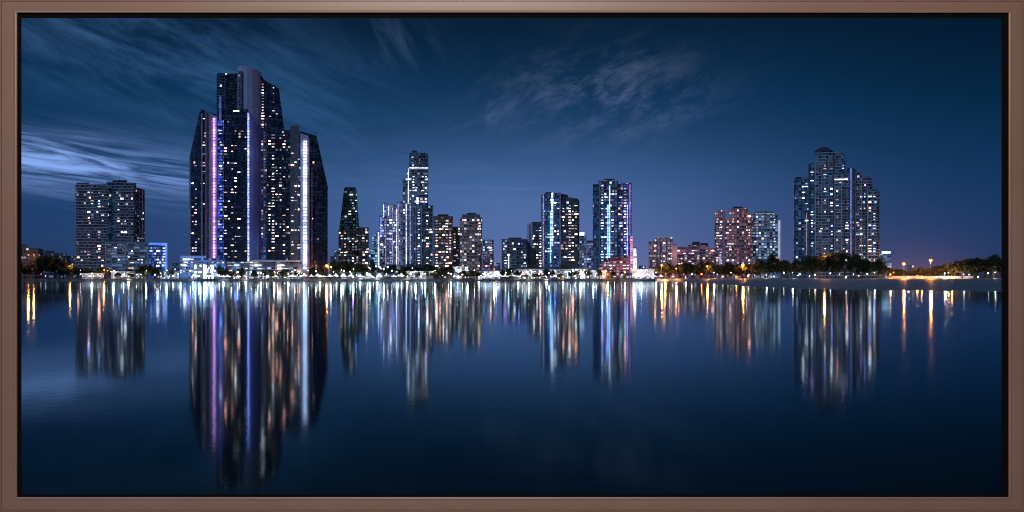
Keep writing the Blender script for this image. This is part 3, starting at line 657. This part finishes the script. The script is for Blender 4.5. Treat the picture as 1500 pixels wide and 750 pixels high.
for seg, lst in TREES:
    lst = sorted(lst)
    for k, (x, top, w, Y) in enumerate(lst):
        p = ntree % 5 if w > 13 else (ntree*3) % 4
        if p in unused: o = protos[p]; unused.discard(p)
        else: o = copy_tree(protos[p])
        zt = px_z(top, Y)-G0; wd = w/F*Y
        o.location = (px_x(x, Y), Y, G0-.05); fat = 1.42 if (x < 112 or x > 955) else 1.08; o.scale = (wd*fat, wd*fat*.92, zt*1.06); o.rotation_euler = (0, 0, random.uniform(0, 6.28))
        o['label'] = f'dark tree, {ORD[k]} from left {seg}'; ntree += 1

# hedge along the embankment: ground cover nobody could count
bm = bmesh.new(); rg = random.Random(5)
for px0, px1, dens in ((28, 960, 5.), (1000, 1500, 5.)):
    for _ in range(int((px1-px0)*dens)):
        x = rg.uniform(px0, px1); Y = rg.uniform(988, 990) if px0 < 900 else rg.uniform(1000, 1003)
        hgt = .5+1.1*abs(math.sin(x*.11)+.6*math.sin(x*.37+1))
        c = Vector((px_x(x, Y), Y, G0-.2+rg.random()*hgt)); s = rg.uniform(.2, .5)
        a = Vector((rg.gauss(0, 1), rg.gauss(0, 1), rg.gauss(0, 1))).normalized()*s; b = a.orthogonal().normalized()*s*.7
        bm.faces.new([bm.verts.new(c+v) for v in (a, b, -a, -b)])
tag(link('shrubbery', mesh_of('shrubbery', bm), leaf_m), 'low dark shrubbery running along the top of the shore', 'shrubbery', kind='stuff')

# ------------------------------------------------------------------ street lamps
def lamp_proto(name, head_mat, hr):
    o = empty(name, (0, 0, G0), 'street lamp', 'street lamp', 'street lamps along the shore')
    bm = bmesh.new(); tube(bm, (0, 0, 0), (0, 0, 1), .12, .07, 8); tube(bm, (0, 0, .985), (0, -.6, 1.0), .06, .05, 6); link('pole', mesh_of('pole', bm), metal_d, o)
    bm = bmesh.new(); bmesh.ops.create_uvsphere(bm, u_segments=12, v_segments=8, radius=hr)
    for v in bm.verts: v.co.z *= .8
    link('lamp_head', mesh_of('lamp_head', bm, True), head_mat, o); return o
hw = glow('lamp_white', (1, .93, .92), 40); hwarm = glow('lamp_warm', (1, .70, .5), 22); ho = glow('lamp_orange', (1, .18, .03), 4.5); hstar = glow('lamp_sodium', (1, .17, .025), 7.); hb = glow('lamp_blue', (.5, .68, 1), 28)
kinds = {'w': (hw, .45, 'white'), 'y': (hwarm, .5, 'warm'), 'o': (ho, .95, 'orange'), 's': (hstar, 1.55, 'large starry orange'), 'b': (hb, .45, 'bluish')}
LP = {}
def lamp(kind, x, y, Y, label, light=0):
    m, r, _ = kinds[kind]
    if kind not in LP: LP[kind] = lamp_proto('street_lamp', m, r); o = LP[kind]
    else: o = copy_tree(LP[kind])
    z = px_z(y, Y)-G0; o.location = (px_x(x, Y), Y, G0-.02); o['label'] = label
    for ch in o.children:
        if ch.name.startswith('pole'): ch.scale = (1, 1, z)
        else: ch.location = (0, -.6, z-.15); ch.scale = (1,)*3 if light > 9000 else (random.choice((.45, .6, .8, 1.)),)*3
    if light:
        l = bpy.data.lights.new('lamp_light', 'POINT'); l.energy = light; l.color = {'s': (1, .33, .07), 'o': (1, .36, .09), 'w': (1, .95, .9), 'y': (1, .75, .5), 'b': (.6, .75, 1)}[kind]; l.shadow_soft_size = .8
        ob = bpy.data.objects.new('lamp_light', l); C.objects.link(ob); ob.parent = o; ob.location = (0, -1.6, z-1.4)
t = Tower('sea_wall', 'low pale wall lit orange at the back of the beach, below the two starry lamps', 'wall', 1362, 1018)
t.mass('wall', [(1299, 0), (1426, 0)], 404.6, plain('pale_wall', (.5, .46, .42), .85), .6); t.strip('coping', 1362.5, 127, 404.2, 404.7, conc_l, -.2, 1.)
lamp('s', 1323.5, 386, 1012, 'large orange lamp with starry glow, left of the pair on the right shore', 50000)
lamp('s', 1363, 381, 1014, 'large orange lamp with starry glow, taller of the pair on the right shore', 60000)
lamp('s', 1088, 388, 1008, 'large orange lamp before the pinkish brown tower, above the beach trees', 26000)
lamp('o', 1207, 371, 1000, 'orange lamp among treetops in front of the stepped right cluster', 9000)
lamp('o', 1036, 389.5, 1003, 'orange lamp in front of the wide low pink block', 14000)
lamp('o', 969, 388, 1003, 'orange lamp at the left end of the beach, first on the beach row', 16000)
lamp('o', 990.5, 393, 1002, 'orange lamp second along the beach row, before the pink wing', 7000)
lamp('o', 724, 394, 1020, 'orange lamp between the wide white hall and squat dark block', 4000)
lamp('s', 479, 389, 1008, 'large orange lamp right of the slanted dark skyscraper', 25000)
lamp('o', 103, 389.5, 994, 'orange lamp at the right end of the far left tree clump', 700)
lamp('o', 153, 395, 994, 'small orange lamp below the first left tower', 1500)
lamp('o', 42, 373, 1000, 'tall lamp at the far left edge over the pinkish block', 500)
lamp('o', 50, 373, 1001, 'tall lamp second from the left edge over the pinkish block', 500)
lamp('w', 1447, 400, 1000, 'small white lamp in front of the far right dark wood')
SEG = [('below the first left tower', 'wybw', [66, 116, 121, 136, 143, 158]), ('below the blue-framed office block', 'wbwy', [166, 176, 183, 192, 200, 208, 218, 226, 236, 246, 254]),
       ('beside the blazing white pavilion', 'bbw', [262, 268, 276, 281, 316, 322, 329]), ('below the tall dark skyscrapers', 'wwyw', [337, 346, 352, 359, 366, 375, 381, 388, 394, 401, 409, 416, 424, 431, 438, 446, 453, 461, 470]),
       ('in front of the slim tapering tower', 'wbww', [486, 491, 496, 501, 506, 510, 515, 520, 525, 530, 535, 539, 543, 547]), ('in front of the tall stepped tower', 'wwbw', [552, 556, 561, 565, 570, 575, 580, 585, 590, 596, 601, 606, 611, 616, 621, 626, 631]),
       ('in front of the brown towers', 'wyww', [639, 648, 655, 663, 671, 679, 688, 697]), ('in front of the squat dark block', 'wyw', [703, 710, 718, 730, 738, 747, 757, 765]),
       ('in front of the twin-slab tower', 'wyyw', [773, 782, 790, 798, 806, 815, 823, 834, 843, 852, 860]), ('in front of the pink-edged tower', 'wbyo', [868, 876, 884, 893, 901, 909, 917, 925, 934, 942, 950]),
       ('along the left back of the beach', 'yowy', [960, 975, 984, 1002, 1014, 1025, 1046, 1058, 1069, 1078, 1097, 1106]), ('behind the beach below the stepped cluster', 'wwyw', [1120, 1132, 1146, 1158, 1170, 1183, 1196, 1215, 1228, 1242, 1256, 1268, 1281, 1293]),
       ('around the two starry orange lamps', 'oywo', [1302, 1312, 1332, 1342, 1352, 1373, 1383, 1391, 1396]), ('before the far right dark wood', 'wyw', [1408, 1421, 1434, 1458])]
for seg, ks, xs in SEG:
    for k, x in enumerate(xs):
        kd = ks[k % len(ks)]; right = x > 955
        lamp(kd, x+random.uniform(-3.2, 3.2), random.uniform(398., 405.5) if right else random.uniform(390 if 480 < x < 640 else 395, 406), (1001 if right else 989)+random.uniform(0, 3),
             f'small {kinds[kd][2]} shore lamp, {ORD[k]} from the left {seg}', (9000 if 1298 < x < 1400 and k % 2 == 0 else 1200 if k % 3 == 0 and x > 112 else 0))

# ------------------------------------------------------------------ ground, embankment, beach, water
EDGE = [(-900, 987), (960, 987), (985, 962), (1010, 850), (1050, 700), (1100, 565), (1200, 475), (1330, 446), (1467, 416), (1600, 402), (2400, 380)]
def edge(px):
    for (a, ya), (b, yb) in zip(EDGE, EDGE[1:]):
        if px <= b: f = (px-a)/(b-a); return ya+(yb-ya)*f
    return EDGE[-1][1]
def strip_mesh(name, pxs, prof):
    bm = bmesh.new(); rows = []
    for px in pxs: rows.append([bm.verts.new((px_x(px, Y), Y, z)) for Y, z in prof(px)])
    for A, B in zip(rows, rows[1:]):
        for i in range(len(A)-1): bm.faces.new((A[i], B[i], B[i+1], A[i+1]))
    me = mesh_of(name, bm, True)
    return me
stone = plain('embankment_stone', (.10, .10, .11), .9, .5, .6)
paving = plain('paving', (.22, .21, .21), .85, .3, .1)
grs = [-900+20*k for k in range(166)]
tag(link('ground', strip_mesh('ground', grs, lambda p: [(998, G0), (1100, G0), (1500, G0), (4000, G0), (14000, G0)]), paving), kind='structure')
L = [-900+5*k for k in range(373)]
tag(link('embankment', strip_mesh('embankment', L, lambda p: [(987+math.sin(p*.7)*.5+math.sin(p*1.9)*.3, -.6), (987.6+math.sin(p*.7)*.5, .5), (989.4+.3*math.sin(p*1.3), 1.75), (990, G0-.02), (998, G0-.004)]), stone), kind='structure')
sm, st, sb = new_mat('beach_sand')
tcs = st.n('ShaderNodeTexCoord').outputs['Object']
n1 = st.noise(tcs, .04, 6); n2 = st.noise(tcs, 1.2, 4)
sc = st.mix(st.rng(n1, .35, .65), (.20, .24, .30, 1), (.27, .31, .36, 1)); sc = st.mix(st.m('MULTIPLY', n2, .35), sc, (.11, .12, .14, 1))
st.put(sb.inputs['Base Color'], sc); sb.inputs['Roughness'].default_value = .45; sb.inputs['Specular IOR Level'].default_value = .5
bp_ = st.n('ShaderNodeBump'); bp_.inputs['Strength'].default_value = .6; bp_.inputs['Distance'].default_value = .3; st.put(bp_.inputs['Height'], st.noise(tcs, .3, 5)); st.put(sb.inputs['Normal'], bp_.outputs[0])
def beach(p):
    e = edge(p); e += (math.sin(p*.09)*6+math.sin(p*.23)*3)*(1 if p > 1010 else 0); Y1 = 1000
    return [(e-4, -.4), (e, -.02), (e+(Y1-e)*.03, .12)]+[(e+(Y1-e)*f, .12+(1.88)*f**.9) for f in (.12, .25, .4, .6, .8, 1.)]
tag(link('beach', strip_mesh('beach', [962+6*k for k in range(240)], beach), sm), kind='structure')

wm, wt, wb = new_mat('water')
geo = wt.n('ShaderNodeNewGeometry').outputs['Position']; sp = wt.n('ShaderNodeSeparateXYZ'); wt.put(sp.inputs[0], geo)
wm.node_tree.nodes.remove(wb); out = wm.node_tree.nodes['Material Output']
gl = wt.n('ShaderNodeBsdfGlossy'); gl.inputs['Color'].default_value = (.74, .93, 1., 1)
df = wt.n('ShaderNodeBsdfDiffuse'); df.inputs['Color'].default_value = (.002, .006, .008, 1)
fre = wt.n('ShaderNodeFresnel'); fre.inputs['IOR'].default_value = 1.085
mx = wt.n('ShaderNodeMixShader'); wt.put(mx.inputs[0], fre.outputs[0]); wt.put(mx.inputs[1], df.outputs[0]); wt.put(mx.inputs[2], gl.outputs[0]); wt.put(out.inputs[0], mx.outputs[0])
big = wt.noise(wt.comb(wt.m('MULTIPLY', sp.outputs[0], .004), wt.m('MULTIPLY', sp.outputs[1], .02)), 1., 4)
wt.put(gl.inputs['Roughness'], wt.rng(big, .35, .65, .050, .068))
rip = wt.noise(wt.comb(wt.m('MULTIPLY', sp.outputs[0], 1.1), wt.m('MULTIPLY', sp.outputs[1], .9)), 1., 3, .5)
swl = wt.noise(wt.comb(wt.m('MULTIPLY', sp.outputs[0], .12), wt.m('MULTIPLY', sp.outputs[1], .10)), 1., 3, .5)
hgt = wt.m('ADD', wt.m('MULTIPLY', rip, .0028), wt.m('MULTIPLY', swl, .005))
bmp = wt.n('ShaderNodeBump'); bmp.inputs['Strength'].default_value = 1.; bmp.inputs['Distance'].default_value = 1.; wt.put(bmp.inputs['Height'], hgt); wt.put(gl.inputs['Normal'], bmp.outputs[0]); wt.put(fre.inputs['Normal'], bmp.outputs[0])
bm = bmesh.new(); vs = [bm.verts.new(p) for p in ((-4000, -300, 0), (4000, -300, 0), (4000, 1010, 0), (-4000, 1010, 0))]; bm.faces.new(vs)
tag(link('water', mesh_of('water', bm), wm), kind='structure')

# ------------------------------------------------------------------ the picture frame round the view
D = H*F/350.; PX = D/F
fm_, ft, fb_ = new_mat('brown_frame_wood')
tcf = ft.n('ShaderNodeTexCoord').outputs['Object']
mp = ft.n('ShaderNodeMapping'); mp.inputs['Scale'].default_value = (.1, .1, .1); ft.put(mp.inputs[0], tcf)
g = ft.noise(mp.outputs[0], 2.2, 6)
ft.put(fb_.inputs['Base Color'], ft.mix(ft.rng(g, .3, .7), (.200, .106, .070, 1), (.222, .123, .082, 1)))
fb_.inputs['Roughness'].default_value = .42; fb_.inputs['Specular IOR Level'].default_value = .4
black, bt, bb_ = new_mat('black_shadow_gap'); bb_.inputs['Base Color'].default_value = (.004, .003, .003, 1); bb_.inputs['Roughness'].default_value = .9; bb_.inputs['Specular IOR Level'].default_value = .05
zc = H+(HZ-375)*PX
fr = empty('picture_frame', (0, D, 0), 'slim brown wooden picture frame with black shadow gap inside, bordering the whole night skyline', 'picture frame')
# profile from outer edge (0) to inner edge, in metres across; second value is how far it stands forward
W_ = {'top': 19.4, 'bottom': 22., 'left': 25., 'right': 22.4}
PROF = [(0, -.5), (0, -.02), (.03, -.0), (.085, -.0), (.10, -.03), (.15, -.03), (.165, .0), (.5, .004), (.80, .0), (.83, .006), (.92, .014), (.985, .002), (1., -.02), (1., -.05), (.6, -.055), (.6, -.5)]
HALF = (750.4*PX, 375.4*PX)
def rail(side):
    w = W_[side]*PX
    ext = {k: W_[k]*PX for k in W_}
    bm = bmesh.new(); rows = []
    for end in (-1, 1):
        r = []
        for u, fwd in PROF:
            if side in ('top', 'bottom'):
                e = ext['left' if end < 0 else 'right']*u
                x = end*(HALF[0]-e); z = (HALF[1]-w*u)*(1 if side == 'top' else -1)
            else:
                e = ext['bottom' if end < 0 else 'top']*u
                z = end*(HALF[1]-e); x = (HALF[0]-w*u)*(1 if side == 'right' else -1)
            r.append(bm.verts.new((x, -fwd, z+zc)))
        rows.append(r)
    n = len(PROF)
    for i in range(n): bm.faces.new((rows[0][i], rows[0][(i+1) % n], rows[1][(i+1) % n], rows[1][i]))
    bm.faces.new(rows[0]); bm.faces.new(rows[1][::-1])
    o = link('rail', mesh_of('rail', bm), fm_, fr)
    return o
for s_ in ('top', 'bottom', 'left', 'right'): rail(s_)
# flat black strips behind the rails, painting in the shadow gap
IN = {'top': 26.6, 'bottom': 27.4-.6, 'left': 31., 'right': 32.4}
IN['bottom'] = 26+2.6
bm = bmesh.new(); Yl = D+.07
x0, x1, zt, zb = -HALF[0]+.1, HALF[0]-.1, zc+HALF[1]-.1, zc-HALF[1]+.1
a0, a1, b0, b1 = px_x(31, Yl), px_x(1467.5, Yl), px_z(724.3, Yl), px_z(26.4, Yl)
for cx, cz, sx, sz in (((x0+a0)/2, zc, a0-x0, zt-zb), ((x1+a1)/2, zc, x1-a1, zt-zb), ((a0+a1)/2, (zt+b1)/2, a1-a0, zt-b1), ((a0+a1)/2, (zb+b0)/2, a1-a0, b0-zb)):
    box(bm, (cx, .08, cz), (sx, .02, sz))
link('shadow_gap', mesh_of('shadow_gap', bm), black, fr)
# the bank it stands on
bm = bmesh.new(); box(bm, (0, D-14, zc-HALF[1]-.26), (80, 29.2, .5))
tag(link('bank', mesh_of('bank', bm), stone), kind='structure')

# ------------------------------------------------------------------ sky
w = bpy.data.worlds.new('World'); S.world = w; w.use_nodes = True
T = NT(w.node_tree); bg = w.node_tree.nodes['Background']
tc = T.n('ShaderNodeTexCoord').outputs['Generated']; sx = T.n('ShaderNodeSeparateXYZ'); T.put(sx.inputs[0], tc)
az = T.m('ARCTAN2', sx.outputs[0], sx.outputs[1]); el = T.m('ARCSINE', sx.outputs[2])
U = T.m('MULTIPLY_ADD', az, F, 750.); V = T.m('MULTIPLY_ADD', el, F, 0.)      # V: up from the horizon
def uu(px): return 750+F*math.atan((px-750)/F)
def vv(px, py): return F*math.atan((HZ-py)/F*math.cos(math.atan((px-750)/F)))
cr = T.n('ShaderNodeValToRGB'); T.put(cr.inputs[0], T.m('DIVIDE', V, 1200.))
E = cr.color_ramp.elements; stops = [(0, (40, 58, 100)), (60, (29, 59, 103)), (130, (20, 58, 101)), (230, (9, 52, 88)), (320, (8, 39, 68)), (380, (8, 28, 47)), (700, (8, 21, 30)), (1200, (8, 21, 30))]
while len(E) < len(stops): E.new(.5)
for e, (p, c) in zip(E, stops): e.position = p/1200.; e.color = srgb(*c)
def gauss(a, c, s): d = T.m('DIVIDE', T.m('SUBTRACT', a, c), s); return T.m('EXPONENT', T.m('MULTIPLY', T.m('MULTIPLY', d, d), -1.))
def add(col, fac, c):
    return T.mix(fac, col, tuple(c)+(1,), 'ADD')
col = cr.outputs[0]
# darker towards the right, where night is farther on
dk = T.m('MULTIPLY', T.rng(U, 950, 1500), T.rng(V, 30, 330, .12, .5)); col = T.mix(dk, col, (.0, .002, .006, 1))
# purple city glow low over the skyline
pg = T.m('MULTIPLY', gauss(U, 880, 330), T.m('EXPONENT', T.m('DIVIDE', T.m('ABSOLUTE', V), -50.))); col = add(col, pg, (.105, .075, .17))
pg2 = T.m('MULTIPLY', gauss(U, 740, 365), gauss(V, 85, 105)); col = add(col, pg2, (.050, .095, .205))
og = T.m('MULTIPLY', gauss(U, uu(1345), 60), T.m('EXPONENT', T.m('DIVIDE', T.m('ABSOLUTE', V), -22.))); col = add(col, og, (.09, .028, .02))
def streaks(ang, sl, sw, off, lo, hi, detail=6, dist=.6, rough=.6):
    ca, sa = math.cos(R(ang)), math.sin(R(ang))
    a = T.m('ADD', T.m('MULTIPLY', U, ca), T.m('MULTIPLY', V, sa)); b = T.m('SUBTRACT', T.m('MULTIPLY', V, ca), T.m('MULTIPLY', U, sa))
    return T.rng(T.noise(T.comb(T.m('DIVIDE', a, sl), T.m('DIVIDE', b, sw), off), 1., detail, rough, dist), lo, hi)
# dark cloud bank, left
k = T.m('MULTIPLY', T.m('MULTIPLY', T.rng(U, 420, 120), gauss(V, 215, 45)), streaks(-10, 300, 60, 3.1, .35, .65)); col = T.mix(T.m('MULTIPLY', k, .85), col, srgb(10, 49, 84))
# bright low streaks, left
k = T.m('MULTIPLY', T.m('MULTIPLY', T.rng(U, 470, 90), gauss(V, T.m('MULTIPLY_ADD', U, -.11, 163), 30)), streaks(-7, 200, 13, 1.7, .38, .66, 8, .8, .62)); col = add(col, k, (.25, .39, .80))
k = T.m('MULTIPLY', T.m('MULTIPLY', T.rng(U, 600, 150), gauss(V, 150, 55)), streaks(-7, 260, 34, 8.7, .42, .72)); col = add(col, k, (.035, .05, .11))
# soft diagonal veil, upper left
k = T.m('MULTIPLY', T.m('MULTIPLY', T.rng(U, 720, 200), gauss(V, T.m('MULTIPLY_ADD', U, -.30, 385), 95)), streaks(-22, 260, 58, 5.2, .36, .70, 9, .5, .68)); col = add(col, k, (.030, .075, .170))
# wisps over the centre
k = T.m('MULTIPLY', T.m('MULTIPLY', gauss(U, uu(885), 125), gauss(V, vv(885, 140), 58)), streaks(22, 85, 38, 2.4, .40, .74, 10, .25, .72)); col = add(col, k, (.088, .106, .17))
k = T.m('MULTIPLY', T.m('MULTIPLY', gauss(U, uu(705), 40), gauss(V, vv(705, 165), 26)), streaks(30, 44, 20, 9.4, .42, .78, 8, .4)); col = add(col, k, (.04, .05, .10))
k = T.m('MULTIPLY', T.m('MULTIPLY', gauss(U, uu(575), 60), gauss(V, vv(575, 60), 40)), streaks(-55, 90, 26, 4.4, .42, .72, 6, .6)); col = add(col, k, (.018, .03, .06))
# faint low bands across the middle
k = T.m('MULTIPLY', T.m('MULTIPLY', gauss(U, 640, 260), gauss(V, 130, 55)), streaks(-2, 160, 16, 6.6, .45, .75)); col = add(col, k, (.020, .024, .05))
T.put(bg.inputs['Color'], col); bg.inputs['Strength'].default_value = 1.

# ------------------------------------------------------------------ lights, camera
l = bpy.data.lights.new('facade_fill', 'SUN'); l.energy = 1.; l.angle = R(10); l.color = (.36, .58, 1.)  # added blue fill from behind the eye, lifts facades, sand and trees
o = bpy.data.objects.new('facade_fill', l); C.objects.link(o); o.rotation_euler = (R(52), 0, R(-32))
l = bpy.data.lights.new('frame_fill', 'AREA'); l.shape = 'RECTANGLE'; l.size = 16; l.size_y = 3; l.energy = 14800; l.color = (1, .93, .84)  # unseen lamp added above and behind the eye to light the frame
o = bpy.data.objects.new('frame_fill', l); C.objects.link(o); o.location = (-3, -6, 26)
o.rotation_euler = (Vector((0, D, 8))-o.location).to_track_quat('-Z', 'Y').to_euler()

cam = bpy.data.cameras.new('camera'); co = bpy.data.objects.new('camera', cam); C.objects.link(co)
co.location = (0, 0, H); co.rotation_euler = (R(90), 0, 0)
cam.sensor_width = 36; cam.lens = 36*F/1500; cam.shift_y = 25/1500; cam.clip_start = .1; cam.clip_end = 30000
S.camera = co
S.view_settings.view_transform = 'Standard'; S.view_settings.look = 'None'; S.view_settings.exposure = 0; S.view_settings.gamma = 1
cy = S.cycles; cy.use_denoising = True; cy.max_bounces = 5; cy.diffuse_bounces = 2; cy.glossy_bounces = 3; cy.transmission_bounces = 2; cy.sample_clamp_indirect = 12; cy.sample_clamp_direct = 0
cy.filter_width = .95; cy.use_adaptive_sampling = True; cy.adaptive_threshold = .01
